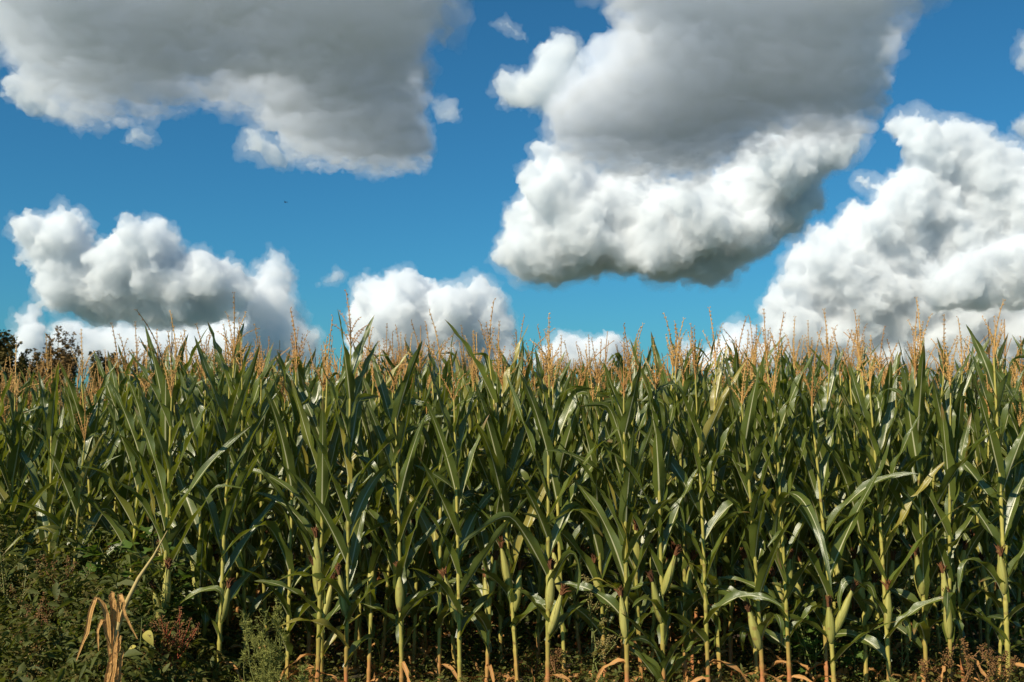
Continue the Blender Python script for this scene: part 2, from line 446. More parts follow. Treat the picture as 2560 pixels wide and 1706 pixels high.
def spikelets(mb, pts, size, rng, step=1):
    """small pointed husks along a tassel branch"""
    pts = np.asarray(pts); n = len(pts)
    for i in range(1, n):
        t = pts[min(i + 1, n - 1)] - pts[i - 1]; t = t / (np.linalg.norm(t) + 1e-9)
        for s in (0, 1):
            a = rng.uniform(0, 6.28)
            o = np.array([math.cos(a), math.sin(a), 0]); o = o - t * (o @ t); o /= np.linalg.norm(o) + 1e-9
            c = np.cross(t, o)
            p = pts[i] + o * size * 0.25
            d = t * 0.9 + o * 0.45
            q = p + d * size
            m = (p + q) / 2
            w = size * 0.26
            P = np.array([[p, p, p, p, p], [m + c * w, m + o * w, m - c * w, m - o * w, m + c * w], [q, q, q, q, q]])
            mb.grid(P)

def tassel_mesh(rng, ax, z0, n_br, H, spread, fine=True, bent=None):
    mb = MB()
    top = []
    tilt = rng.uniform(0, 0.22) if rng.random() < 0.92 else rng.uniform(0.4, 0.9); ta = rng.uniform(0, 6.28)
    if bent is not None: tilt, ta = bent
    k = 15 if fine else 5
    b0 = ax.at(z0)
    for i in range(k):
        t = i / (k - 1)
        top.append(b0 + np.array([math.cos(ta) * tilt * H * t * t, math.sin(ta) * tilt * H * t * t, H * t]))
    top = np.array(top)
    mb.tube(top, np.linspace(0.0042, 0.0022, k) * (1 if fine else 1.5), 5 if fine else 3)
    if fine: spikelets(mb, top[int(k * 0.3):], 0.014, rng)
    for j in range(n_br):
        t = rng.uniform(0.0, 0.22); i0 = b0 + (top[-1] - b0) * t
        a = j * 2.4 + rng.uniform(-0.5, 0.5); L = H * rng.uniform(0.34, 0.62)
        th0 = rng.uniform(0.12, 0.42) * spread; bend = rng.uniform(0.0, 0.7) * spread ** 2
        m = 9 if fine else 4
        pts = [i0]
        for q in range(m - 1):
            th = th0 + bend * q / (m - 1)
            pts.append(pts[-1] + np.array([math.sin(th) * math.cos(a), math.sin(th) * math.sin(a), math.cos(th)]) * L / (m - 1))
        pts = np.array(pts)
        mb.tube(pts, np.linspace(0.0026, 0.0016, m) * (1 if fine else 1.6), 4 if fine else 3)
        if fine: spikelets(mb, pts[1:], 0.013, rng)
    return mb

def stalk_mb(ax, nodes_z, ztop, r0, k=8):
    mb = MB(); pts, rad = [], []
    def r_at(z): return r0 * (1 - 0.62 * (z / ztop) ** 1.2)
    zs = [-0.05, 0.0]
    rr = [r0 * 1.15, r0 * 1.12]
    for i, z in enumerate(nodes_z):
        r = r_at(z)
        zs += [z - 0.02, z - 0.004, z + 0.004, z + 0.022]
        rr += [r * 1.10, r * 1.24, r * 1.22, r * 0.97]
    zs.append(ztop); rr.append(r0 * 0.34)
    o = np.argsort(zs); zs = np.array(zs)[o]; rr = np.array(rr)[o]
    mb.tube([ax.at(z) for z in zs], rr, k)
    return mb

def ear_meshes(ax, z0, az, lean, L, R, rng, silk_len=0.075):
    d = np.array([math.sin(lean) * math.cos(az), math.sin(lean) * math.sin(az), math.cos(lean)])
    b = ax.at(z0) + np.array([math.cos(az), math.sin(az), 0]) * 0.008
    t = np.linspace(0, 1, 12)
    prof = R * np.clip(np.sin(np.pi * (0.10 + 0.86 * t)) ** 0.75, 0.12, 1) * (1 - 0.28 * t)
    prof[0] = 0.008
    bowv = np.array([0, 0, 1.0]) * 0.02
    pts = b[None] + t[:, None] * L * d[None] + (t ** 2)[:, None] * bowv[None]
    mb = MB(); mb.tube(pts, prof, 10)
    for j in range(3):                                            # loose husk flaps that wrap the ear
        a = rng.uniform(0, 6.28)
        e1 = np.cross(d, [0.3, 0.9, 0.1]); e1 /= np.linalg.norm(e1); e2 = np.cross(d, e1)
        rows = 9; tt = np.linspace(0.02, rng.uniform(0.85, 1.12), rows)
        P = np.zeros((rows, 5, 3))
        for q, s in enumerate(np.linspace(-0.9, 0.9, 5)):
            pr = np.interp(tt, t, prof) * 1.05 + 0.0015 + 0.006 * (tt > 0.9)
            sh = s * (1 - 0.9 * np.clip(tt - 0.45, 0, 1) / 0.67)
            P[:, q] = b + tt[:, None] * L * d + (tt ** 2)[:, None] * bowv + pr[:, None] * (np.cos(a + sh)[:, None] * e1 + np.sin(a + sh)[:, None] * e2)
        mb.grid(P)
    sm = MB(); tip = pts[-1] - d * 0.012
    for j in range(44):
        a = rng.uniform(0, 6.28); th = abs(rng.gauss(0, 0.24)); e1 = np.cross(d, [0.3, 0.9, 0.1]); e1 /= np.linalg.norm(e1); e2 = np.cross(d, e1)
        v = d * math.cos(th) + (e1 * math.cos(a) + e2 * math.sin(a)) * math.sin(th)
        l = silk_len * rng.uniform(0.5, 1.2)
        p1 = tip + v * l * 0.5; p2 = p1 + (v + np.array([rng.gauss(0, .2), rng.gauss(0, .2), -0.35])) * l * 0.4
        sm.tube([tip + (e1 * math.cos(a) + e2 * math.sin(a)) * 0.006, p1, p2], [0.006, 0.006, 0.0012], 3)
    return mb, sm

def maize(rng, H=1.72, lean=0.0, bow=0.0, plane=None, ears=None, fine=True, r0=0.0125, tassel_h=0.36, top_leaves=True, n_dry=2, tassel_spread=None, axis_az=0.0, bent=None, extra=()):
    """one maize plant: a list of (part name, mesh, [(sub-part name, mesh)])"""
    ax = Axis(lean, bow, axis_az)
    plane = rng.uniform(0, math.pi) if plane is None else plane
    nz, z, i = [], 0.10, 0
    while z < H - 0.05:
        nz.append(z); i += 1
        z += (0.080 if i < 3 else 0.116) * rng.uniform(0.9, 1.12)
    parts = []
    sm = stalk_mb(ax, nz, H + 0.13, r0, 8 if fine else 5)
    parts.append(("stalk", sm, M_STALK, []))
    n = len(nz)
    flip = rng.choice((0, 1))
    for i, z in enumerate(nz):
        f = z / H
        az = plane + math.pi * ((i + flip) % 2) + rng.gauss(0, 0.42)
        if i < n_dry:                                             # withered lower leaves hang down
            if rng.random() < 0.12: continue
            P = leaf_grid(ax.at(z), az, rng.uniform(0.22, 0.45), rng.uniform(0.022, 0.05), rng.uniform(0.6, 1.5), rng.uniform(2.5, 3.2), 0.45, rng.uniform(-2, 2), 0.012, rng, 11 if fine else 6, cols=5 if fine else 3)
            mb = MB(); mb.grid(P); parts.append(("dry_leaf", mb, M_DRY, [])); continue
        env = 0.70 + 0.30 * math.sin(math.pi * min(1, max(0, (f - 0.02) / 0.98)) ** 0.9)
        L = 0.74 * env * (1 - 0.6 * max(0, f - 0.72)) * rng.uniform(0.82, 1.15)
        Wd = 0.098 * (0.72 + 0.28 * env) * rng.uniform(0.85, 1.1)
        if f > 0.62:
            th0 = rng.uniform(0.18, 0.40); th1 = th0 + rng.uniform(-0.05, 0.35); pw = 1.4
        elif f > 0.33:
            th0 = rng.uniform(0.28, 0.55); th1 = th0 + rng.uniform(0.15, 1.3); pw = 1.6
        else:
            th0 = rng.uniform(0.35, 0.75); th1 = th0 + rng.uniform(0.5, 1.9); pw = 1.2; L *= 0.74
        kink = None
        if rng.random() < (0.10 if f > 0.62 else 0.22):
            kink = (rng.uniform(0.45, 0.75), rng.uniform(1.0, 2.1))
        P = leaf_grid(ax.at(z), az, L, Wd, th0, th1, pw, rng.gauss(0, 1.0), rng.uniform(0.006, 0.020), rng, 19 if fine else 7, kink, 7 if fine else 3)
        mb = MB(); mb.grid(P); parts.append(("leaf", mb, M_LEAF, []))
    for zz, az, L, Wd, th0, th1 in extra:
        mb = MB(); mb.grid(leaf_grid(ax.at(zz), az, L, Wd, th0, th1, 0.55, 0.15, 0.008, rng, 19, None, 7)); parts.append(("leaf", mb, M_LEAF, []))
    tm = tassel_mesh(rng, ax, H + 0.10, rng.randint(4, 8) if fine else 4, tassel_h, tassel_spread or rng.uniform(0.45, 1.5), fine, bent)
    parts.append(("tassel", tm, M_TASSEL, []))
    for e in (ears or []):
        zz, az, ln = e[:3]; LL = e[3] if len(e) > 3 else rng.uniform(0.20, 0.25)
        em, km = ear_meshes(ax, zz, az, ln, LL, rng.uniform(0.024, 0.030), rng)
        parts.append(("ear", em, M_HUSK, [("silk", km, M_SILK)]))
    return parts

def plant_thing(name, parts, loc, rz=0.0):
    root = empty(name, loc, rz)
    for nm, mb, mat, subs in parts:
        o = obj(nm, mb.mesh(nm, mat), root)
        for sn, smb, smat in subs:
            obj(sn, smb.mesh(sn, smat), o)
    return root

def tip_over(o, rng, s=0.035):
    o.rotation_euler.x = rng.gauss(0, s); o.rotation_euler.y = rng.gauss(0, s)

def copy_thing(src, table, loc, rz, sc):
    r = src.copy(); COL.objects.link(r); r.location = loc; r.rotation_euler.z = rz; r.scale = (sc, sc, sc)
    for ch in table[src]:
        c = ch[0].copy(); COL.objects.link(c); c.parent = r
        for g in ch[1]:
            d = g.copy(); COL.objects.link(d); d.parent = c
    return r

def tree_table(srcs):
    kids = {}
    for o in COL.objects:
        if o.parent is not None: kids.setdefault(o.parent, []).append(o)
    return {s: [(c, kids.get(c, [])) for c in kids.get(s, [])] for s in srcs}
# ---------------------------------------------------------------- ground
gm, gnt, gp, gout = nodes("field_soil")
gtc = N(gnt, "NewGeometry")
g1 = N(gnt, "TexNoise", i_Scale=2.5, i_Detail=8.0); gnt.links.new(gtc.outputs["Position"], g1.inputs["Vector"])
g2 = N(gnt, "TexNoise", i_Scale=40.0, i_Detail=6.0); gnt.links.new(gtc.outputs["Position"], g2.inputs["Vector"])
gsep = N(gnt, "SeparateXYZ"); gnt.links.new(gtc.outputs["Position"], gsep.inputs[0])
gnear = mixc(gnt, ramp(gnt, g1.outputs[0], 0.35, 0.65), mixc(gnt, g2.outputs[0], (0.035, 0.022, 0.013), (0.10, 0.06, 0.035)), (0.05, 0.055, 0.02))
gnt.links.new(mixc(gnt, ramp(gnt, math_(gnt, 'ABSOLUTE', gsep.outputs[1]), 60.0, 200.0), gnear, (0.045, 0.06, 0.03)), gp.inputs["Base Color"])
gb = N(gnt, "Bump", i_Strength=0.8, i_Distance=0.04); gnt.links.new(g2.outputs[0], gb.inputs["Height"]); gnt.links.new(gb.outputs[0], gp.inputs["Normal"])
gp.inputs["Roughness"].default_value = 0.95
xs = np.array([-20000, -300, -40] + list(np.linspace(-8, 8, 50)) + [40, 300, 20000.0]); ys = np.array([-20000, -100] + list(np.linspace(2, 12, 40)) + [60, 400, 20000.0])
GX, GY = np.meshgrid(xs, ys); GZ = np.zeros_like(GX)
for i in range(GX.shape[0]):
    for j in range(GX.shape[1]):
        if abs(GX[i, j]) < 9 and 1 < GY[i, j] < 13:
            GZ[i, j] = 0.03 * noise.noise((GX[i, j] * 2, GY[i, j] * 2, 0)) + 0.03 * math.cos((GY[i, j] - 5.82) / 0.43 * 6.283) - 0.02
gmb = MB(); gmb.grid(np.stack([GX, GY, GZ], -1))
tag(obj("ground", gmb.mesh("ground", gm)), kind="structure")

# ---------------------------------------------------------------- front row: one entry per plant of the photograph
ROW0, PITCH_ROW = 5.82, 0.43
R_ = 0.0; L_ = math.pi
# column of the foot, column of the top (1024 px picture), height of the stalk, ears (height, side, lean), short name, full label
FRONT = [
 (168, 171, 1.62, [(0.50, -0.9, 0.20), (0.40, 3.6, 0.22)], "two-eared plant by the weeds", "maize plant with two ears standing behind the red-stemmed weed"),
 (223, 232, 1.84, [(0.42, -0.6, 0.3)], "straight plant", "straight tall maize plant with a withered foot behind the feathery weed"),
 (321, 326, 1.72, [(0.66, 3.6, 0.08)], "plant with a tight ear", "maize plant whose single ear lies tight along the stalk, next to the feathery weed"),
 (349, 350, 1.92, [(0.48, 3.7, 0.18)], "very tall plant", "very tall maize plant with a pale ear beside the tight-eared plant"),
 (404, 396, 1.66, [(0.48, 4.2, 0.05)], "bent-topped plant", "maize plant with a thick lower stalk and a tassel bent over to one side"),
 (461, 455, 1.60, [(0.42, 3.3, 0.30, 0.26)], "brown-silked plant", "maize plant with one leaning ear ending in thick brown silk"),
 (547, 549, 1.76, [(0.50, -0.9, 0.10), (0.36, -0.4, 0.34)], "paired-ear plant", "maize plant with two crowded ears, one half covering the other"),
 (625, 624, 1.62, [(0.36, 3.6, 0.12)], "wide-leaved plant", "maize plant with a fan of wide upright leaves and a low ear"),
 (661, 657, 1.66, [(0.44, 3.8, 0.3), (0.60, -0.5, 0.35)], "bushy-footed plant", "maize plant with green leaves crowding its foot and two spread ears"),
 (705, 697, 1.72, [], "orange-footed plant", "slender maize plant with no ear and an orange-red foot"),
 (759, 744, 1.58, [(0.28, 3.5, 0.32)], "leaning plant", "leaning maize plant with a very low dark-tipped ear"),
 (785, 775, 1.64, [], "pale-footed plant", "maize plant wrapped in one long hanging leaf with a bare pale foot"),
 (829, 814, 1.56, [(0.36, -0.3, 0.42, 0.28), (0.32, 4.0, 0.12)], "splayed-ear plant", "maize plant with a large ear splayed far out from the stalk"),
 (883, 872, 1.66, [(0.40, -1.2, 0.06)], "forked plant", "maize plant with a fork of two broad leaves high up and a narrow ear"),
 (919, 916, 1.72, [(0.58, 3.5, 0.16)], "high-eared plant", "maize plant with a pale ear high on the stalk and big dark leaves"),
 (942, 950, 1.66, [(0.46, 3.5, 0.14), (0.34, 3.9, 0.1)], "stacked-ear plant", "maize plant with two slim ears one above the other"),
 (1000, 996, 1.84, [(0.60, 3.6, 0.12)], "edge plant", "maize plant with a dense tassel at the picture's edge"),
]
NDRY = {8: 0, 1: 3, 11: 3}
EXTRA = {11: [(1.12, -1.5, 0.95, 0.085, 0.25, 3.1)], 13: [(1.34, 0.25, 0.62, 0.115, 0.30, 0.42), (1.30, 2.9, 0.62, 0.115, 0.26, 0.40)], 7: [(0.86, 0.5, 0.70, 0.11, 0.15, 0.35), (0.90, 2.4, 0.70, 0.11, 0.2, 0.4), (0.95, -1.3, 0.68, 0.11, 0.06, 0.15)],
         8: [(0.12, 0.4, 0.5, 0.09, 0.4, 1.3), (0.16, 2.8, 0.5, 0.09, 0.4, 1.2), (0.2, -0.8, 0.5, 0.085, 0.25, 0.9), (0.24, 3.8, 0.5, 0.085, 0.3, 1.0)], 2: [(1.0, -1.4, 0.8, 0.105, 0.05, 0.2)]}
BENT = {4: (0.8, 3.2)}
rng = random.Random(41)
COUNT = 0
GROUP = "maize plants standing in rows"
for i, (pb, pt, H, ears, short, label) in enumerate(FRONT):
    r = random.Random(700 + i)
    base = at(pb, 408, ROW0 + r.uniform(-0.08, 0.08)); base.z = -0.02
    top = at(pt, 408, base.y)
    dx = top.x - base.x
    ears = [(e[0] + 0.07,) + tuple(e[1:]) for e in ears]
    parts = maize(r, H=H + 0.05, bent=BENT.get(i), extra=EXTRA.get(i, ()), lean=dx / H * 0.5, bow=dx / H / H * 0.5 , plane=r.gauss(0, 0.6), ears=ears, r0=r.uniform(0.0115, 0.0145), n_dry=NDRY.get(i, r.choice((2, 3, 3))), tassel_h=r.uniform(0.30, 0.42))
    o = plant_thing("maize_plant", parts, base)
    tag(o, label, "maize plant", GROUP); COUNT += 1

# ---------------------------------------------------------------- the rows behind: variants copied with their parts
SRC = []
for i in range(16):
    r = random.Random(100 + i)
    ears = [[(r.uniform(0.55, 0.75), r.uniform(0, 6.28), r.uniform(0.1, 0.35))], [], [(0.6, 0.3, 0.2), (0.48, 3.5, 0.25)]][i % 3]
    parts = maize(r, H=r.uniform(1.66, 1.88), lean=r.gauss(0, 0.03), bow=r.gauss(0, 0.025), plane=0.0, ears=ears, n_dry=r.choice((2, 2, 3)), axis_az=r.uniform(0, 6.28))
    SRC.append(plant_thing("maize_plant", parts, (0, 0, 0)))
bpy.context.view_layer.update()
TABLE = tree_table(SRC)
used = set()
ORD = ["first", "second", "third", "fourth", "fifth", "sixth", "seventh", "eighth", "ninth", "tenth"]
FP = [f[0] for f in FRONT]
row = 1
GAPS = {}
while COUNT < 300:
    y0 = ROW0 + 0.26 + PITCH_ROW * (row - 1)
    half = y0 * 0.53 + 0.35
    x = -half + rng.uniform(0, 0.2)
    while x < half and COUNT < 300:
        si = rng.randrange(len(SRC))
        yy = y0 + rng.gauss(0, 0.05)
        hs = rng.gauss(1.0, 0.038)
        px = 512 + x / yy * F_PX
        if 905 < px < 940: hs *= 0.93
        if 945 < px < 990: hs *= 0.88
        if px < 150: hs *= 0.93
        rz = rng.gauss(0, 0.65) + rng.choice((0, math.pi))
        loc = (x, yy, -0.02)
        if si not in used:
            used.add(si); o = SRC[si]; o.location = loc; o.rotation_euler.z = rz; o.scale = (hs, hs, hs)
        else:
            o = copy_thing(SRC[si], TABLE, loc, rz, hs)
        tip_over(o, rng)
        if row <= 2:
            k = sum(1 for p in FP if p < px)
            GAPS[(row, k)] = GAPS.get((row, k), 0) + 1
            nth = ORD[min(9, GAPS[(row, k)] - 1)]
            rn = ("second-row", "third-row")[row - 1]
            if k == 0: lab = f"{nth} {rn} maize plant counted from the tree side, above the weed bank"
            elif k == len(FP): lab = f"{nth} {rn} maize plant beyond the edge plant"
            else: lab = f"{nth} {rn} maize plant past the {FRONT[k-1][4]} towards the {FRONT[k][4]}"
        else:
            lab = f"maize plant of the {ORD[row]} row, showing mainly its top and tassel over nearer rows"
        tag(o, lab, "maize plant", GROUP); COUNT += 1
        x += rng.uniform(0.17, 0.29)
    row += 1
# a row that was begun is finished by the mass below
X_DONE = x if x < half else None
LAST = row - 1

# ---------------------------------------------------------------- the far rows: one mass nobody could count
LOD = []
for i in range(5):
    r = random.Random(300 + i)
    parts = maize(r, H=r.uniform(1.66, 1.86), plane=0.0, fine=False, n_dry=0)
    g = {}
    for nm, mb, mat, subs in parts:
        g.setdefault(mat, []).append(mb.data())
    LOD.append(g)
mats = [M_LEAF, M_STALK, M_TASSEL]
VV, FF, UU, MI, nv = [], [], [], [], 0
def far_plant(x, y, rz, s):
    global nv
    g = LOD[rng.randrange(5)]
    c, sn = math.cos(rz) * s, math.sin(rz) * s
    Rm = np.array([[c, -sn, 0], [sn, c, 0], [0, 0, s]]).T
    for mi, mt in enumerate(mats):
        for V, F, U in g.get(mt, []):
            VV.append(V @ Rm + np.array([x, y, 0])); FF.append(F + nv); UU.append(U); MI.append(np.full(len(F), mi)); nv += len(V)
y0 = ROW0 + 0.26 + PITCH_ROW * (LAST - 1)
if X_DONE is not None:
    while x < half:
        far_plant(x, y0 + rng.gauss(0, 0.05), rng.uniform(0, 6.28), rng.gauss(1, 0.05)); x += rng.uniform(0.17, 0.29)
y0 += PITCH_ROW
PITCH_ROW = 0.62
while y0 < 60:
    half = y0 * 0.53 + 0.5; x = -half
    while x < half:
        far_plant(x, y0 + rng.gauss(0, 0.06), rng.gauss(0, 0.5) + rng.choice((0, math.pi)), rng.gauss(1, 0.055) * (0.92 if x / y0 < -0.36 else 1.0)); x += rng.uniform(0.2, 0.36) * (1 if y0 < 30 else 1.6)
    y0 += PITCH_ROW if y0 < 30 else PITCH_ROW * 2
V = np.concatenate(VV); F = np.concatenate(FF); U = np.concatenate(UU); MI = np.concatenate(MI)
me = mesh_np("far_maize", V, F)
uvl = me.uv_layers.new(name="uv"); uvl.data.foreach_set("uv", U[F.ravel()].astype(np.float32).ravel())
for mt in mats: me.materials.append(mt)
me.polygons.foreach_set("material_index", MI.astype(np.int32)); me.polygons.foreach_set("use_smooth", np.ones(len(F), bool))
fo = obj("far_maize", me)
tag(fo, "dense mass of far maize rows whose tassels fade towards the horizon", "maize", kind="stuff")
print("COUNT", COUNT, "rows", LAST, "far faces", len(F))
# ---------------------------------------------------------------- weeds
M_WEED = blade_mat("weed_leaf_green", (0.036, 0.048, 0.008), (0.105, 0.118, 0.022), (0.20, 0.22, 0.018), rough=0.6, trans=0.35, spec=0.3)
M_BRIGHT = blade_mat("weed_leaf_bright", (0.05, 0.095, 0.014), (0.10, 0.16, 0.026), (0.16, 0.26, 0.02), rough=0.5, trans=0.35, spec=0.4)
M_OLIVE = blade_mat("weed_leaf_olive", (0.06, 0.056, 0.013), (0.15, 0.12, 0.028), (0.18, 0.14, 0.02), rough=0.7, trans=0.35, spec=0.2)
M_YELLOW = blade_mat("yellow_leaf", (0.42, 0.34, 0.06), (0.62, 0.50, 0.10), (0.6, 0.45, 0.05), rough=0.6, trans=0.4, spots=(0.12, 0.07, 0.02))
M_REDSTEM = skin_mat("red_stem", (0.30, 0.05, 0.02), (0.46, 0.10, 0.035))
M_REDSEED = skin_mat("rust_seed", (0.13, 0.06, 0.02), (0.24, 0.12, 0.035), rough=0.9)
M_RUST = skin_mat("rust_stem", (0.15, 0.07, 0.025), (0.27, 0.13, 0.045))
M_GSTEM = skin_mat("green_stem", (0.14, 0.17, 0.04), (0.24, 0.24, 0.07))
M_FEATHER = blade_mat("feathery_leaf", (0.17, 0.18, 0.04), (0.30, 0.30, 0.085), (0.34, 0.36, 0.06), rough=0.7, trans=0.35, spec=0.2)
M_SEED = skin_mat("seed_head", (0.20, 0.15, 0.05), (0.34, 0.27, 0.10), rough=0.9)

def perp(d, rng):
    a = np.array([rng.gauss(0, 1), rng.gauss(0, 1), rng.gauss(0, 1)]); a -= d * (a @ d)
    return a / (np.linalg.norm(a) + 1e-9)

def unit(v):
    v = np.asarray(v, float)
    return v / (np.linalg.norm(v) + 1e-9)

def broad_leaf(mb, base, d, L, Wd, rng, lobes=0, rows=7, droop=0.5):
    """an oval, heart-shaped or toothed leaf with a fold along its middle"""
    d = unit(d); side = np.cross(d, [0, 0, 1.0]); side = unit(side) if np.linalg.norm(side) > 0.05 else perp(d, rng)
    side = unit(side + rng.gauss(0, 0.35) * np.cross(side, d)); nrm = np.cross(side, d)
    t = np.linspace(0, 1, rows)
    w = Wd * np.sin(np.pi * np.clip(t, 0.02, 1) ** 0.72) ** 0.8
    if lobes:
        w = w * (0.62 + 0.38 * np.cos(t * lobes * 6.283)) * 1.15
    w[-1] = 0.0005
    mid = np.asarray(base)[None] + (t * L)[:, None] * d - (droop * L * 0.5 * t ** 2)[:, None] * np.array([0, 0, 1.0])
    fold = rng.uniform(0.1, 0.35)
    P = np.stack([mid - w[:, None] * side / 2 + (w * fold / 2)[:, None] * nrm, mid, mid + w[:, None] * side / 2 + (w * fold / 2)[:, None] * nrm], 1)
    mb.grid(P)

def wavy(p, d, L, n, rng, wob=0.12, up=0.1):
    pts = [np.asarray(p, float)]; d = unit(d)
    for i in range(n):
        d = unit(d + np.array([rng.gauss(0, wob), rng.gauss(0, wob), rng.gauss(0, wob * 0.5) + up]))
        pts.append(pts[-1] + d * L / n)
    return np.array(pts)

def weed(name, loc, label, rng, h, stems, leaf_mat, stem_mat, leaf=(0.09, 0.05), lobes=0, per=9, spread=0.5, seed_mat=None, cat="weed", group=None, side_shoots=2, leaf_part="foliage", rows=7):
    """stems with leaves all along them; the leaves are one part, every stem another, seed heads a third"""
    root = empty(name, loc)
    fm = MB()
    for s in range(stems):
        a = rng.uniform(0, 6.28); sp = spread * rng.uniform(0.2, 1)
        b = np.array([math.cos(a), math.sin(a), 0]) * rng.uniform(0, 0.05)
        main = wavy(b - np.array([0, 0, 0.03]), (math.cos(a) * sp, math.sin(a) * sp, 1), h * rng.uniform(0.7, 1.05), 9, rng)
        sm = MB(); sm.tube(main, np.linspace(0.0055, 0.0018, 10), 5)
        twigs = [main]
        for q in range(side_shoots):
            i = rng.randint(3, 7); a2 = rng.uniform(0, 6.28)
            tw = wavy(main[i], (math.cos(a2), math.sin(a2), 0.9), h * rng.uniform(0.2, 0.4), 6, rng)
            sm.tube(tw, np.linspace(0.003, 0.0012, 7), 4); twigs.append(tw)
        obj("stem", sm.mesh("stem", stem_mat), root)
        for tw in twigs:
            for q in range(per if tw is main else per // 2 + 1):
                k = rng.uniform(0.12, 1.0) * (len(tw) - 1); i = int(min(k, len(tw) - 2)); p = tw[i] + (tw[i + 1] - tw[i]) * (k - i)
                a3 = rng.uniform(0, 6.28); sc = rng.uniform(0.55, 1.1) * (1.15 - 0.6 * k / (len(tw) - 1))
                dd = np.array([math.cos(a3), math.sin(a3), rng.uniform(-0.2, 0.7)])
                pet = p + unit(dd) * leaf[0] * 0.35 * sc
                fm.tube([p, pet], [0.0012, 0.001], 3)
                broad_leaf(fm, pet, dd, leaf[0] * sc, leaf[1] * sc, rng, lobes, rows, rng.uniform(0.1, 0.9))
            if seed_mat is not None:
                end = tw[-4:]; sd = MB()
                for q in range(70 if tw is main else 34):
                    k = rng.uniform(0, 2.99); i = int(k); p = end[i] + (end[i + 1] - end[i]) * (k - i)
                    v = perp(unit(end[-1] - end[0]), rng); p2 = p + v * rng.uniform(0.004, 0.018) + np.array([0, 0, 0.004])
                    sz = rng.uniform(0.003, 0.006)
                    sd.tube([p2 - v * sz, p2, p2 + v * sz], [0.0008, sz * 0.8, 0.0008], 4)
                obj("seed_head", sd.mesh("seed_head", seed_mat), root)
    obj(leaf_part, fm.mesh(leaf_part, leaf_mat), root)
    tag(root, label, cat, group)
    return root

def feathery(name, loc, label, rng, h, stems, spread=0.45, mat=None):
    """a bushy plant with thread-fine branching leaves"""
    root = empty(name, loc); fm = MB()
    for s in range(stems):
        a = rng.uniform(0, 6.28); sp = spread * rng.uniform(0.1, 1)
        main = wavy((0, 0, -0.02), (math.cos(a) * sp, math.sin(a) * sp, 1), h * rng.uniform(0.6, 1.05), 12, rng, 0.08)
        sm = MB(); sm.tube(main, np.linspace(0.0045, 0.0012, 13), 5); obj("stem", sm.mesh("stem", M_GSTEM), root)
        for q in range(26):
            k = rng.uniform(1.5, 11.9); i = int(k); p = main[i] + (main[i + 1] - main[i]) * (k - i)
            a2 = rng.uniform(0, 6.28); L = h * 0.20 * (1.15 - k / 14)
            tw = wavy(p, (math.cos(a2), math.sin(a2), 0.8), L, 5, rng, 0.15)
            fm.tube(tw, np.linspace(0.0016, 0.0008, 6), 3)
            for w in range(14):
                kk = rng.uniform(0.6, 5); ii = min(int(kk), 4); pp = tw[ii] + (tw[ii + 1] - tw[ii]) * (kk - ii)
                dd = unit(np.array([rng.gauss(0, 1), rng.gauss(0, 1), rng.gauss(0.5, 0.7)])); side = perp(dd, rng)
                l = rng.uniform(0.012, 0.03); ww = rng.uniform(0.0012, 0.003)
                fm.grid(np.array([[pp - side * ww * 0.3, pp + side * ww * 0.3], [pp + dd * l * 0.5 - side * ww, pp + dd * l * 0.5 + side * ww], [pp + dd * l, pp + dd * l + side * 0.0003]]))
    obj("foliage", fm.mesh("foliage", mat or M_FEATHER), root)
    tag(root, label, "weed")
    return root

def ground_pt(px, py_foot=None, y=5.5):
    p = at(px, 408, y); p.z = -0.01
    return p

wr = random.Random(77)
def big_leafy(px, y, h, label, seed, mat=M_BRIGHT, stems=4, leaf=(0.20, 0.14), lobes=2, per=13):
    return weed("lobed_leaf_weed", ground_pt(px, y=y), label, random.Random(seed), h, stems, mat, M_GSTEM, leaf=leaf, lobes=lobes, per=per, spread=0.45, side_shoots=3, rows=13)
big_leafy(118, 5.95, 0.98, "tall weed with bright green lobed leaves against the dark maize behind the broken stalk", 1)
big_leafy(145, 6.1, 0.92, "lobed-leaf weed crowding the foot of the two-eared maize plant", 2, stems=3)
big_leafy(92, 5.6, 0.66, "lower lobed-leaf weed in front of the tall lobed one", 3, stems=3)
big_leafy(20, 6.0, 1.02, "dark leafy weed at the top of the weed bank under the trees", 4, mat=M_WEED)
big_leafy(58, 6.1, 0.98, "dark leafy weed on the crest of the weed bank, beside a rusty seed spike", 5, mat=M_WEED)
big_leafy(66, 5.15, 0.42, "young dark lobed-leaf weed at the bottom of the weed bank", 6, mat=M_WEED, stems=3, leaf=(0.14, 0.09))
big_leafy(808, 6.15, 0.66, "green lobed-leaf weed in the dark gap behind the splayed-ear maize plant", 7, stems=4, leaf=(0.12, 0.08))
big_leafy(850, 6.2, 0.50, "small lobed-leaf weed low between the splayed-ear and forked maize plants", 8, stems=3, leaf=(0.10, 0.07))
def amaranth(px, y, h, label, seed, stems=3, leaf_mat=M_OLIVE, spread=0.3, red=False):
    return weed("red_stemmed_weed" if red else "rusty_weed", ground_pt(px, y=y), label, random.Random(seed), h, stems, leaf_mat, M_REDSTEM if red else M_RUST, leaf=(0.045, 0.026), lobes=0, per=10, spread=spread, seed_mat=M_REDSEED, side_shoots=4)
amaranth(171, 5.4, 0.72, "bright red-stemmed weed with rusty seed clusters before the two-eared maize plant", 11, stems=4, red=True, spread=0.15)
amaranth(140, 5.25, 0.46, "thin red-stemmed weed under the yellow spotted leaves", 12, red=True)
amaranth(32, 5.55, 0.95, "rusty brown seed spike weed rising out of the weed bank", 13, stems=2, spread=0.15)
amaranth(14, 5.2, 0.70, "rusty-brown weed at the picture's edge low in the weed bank", 14)
amaranth(985, 5.6, 0.52, "sparse rusty weed at the foot of the edge maize plant", 15, stems=3)
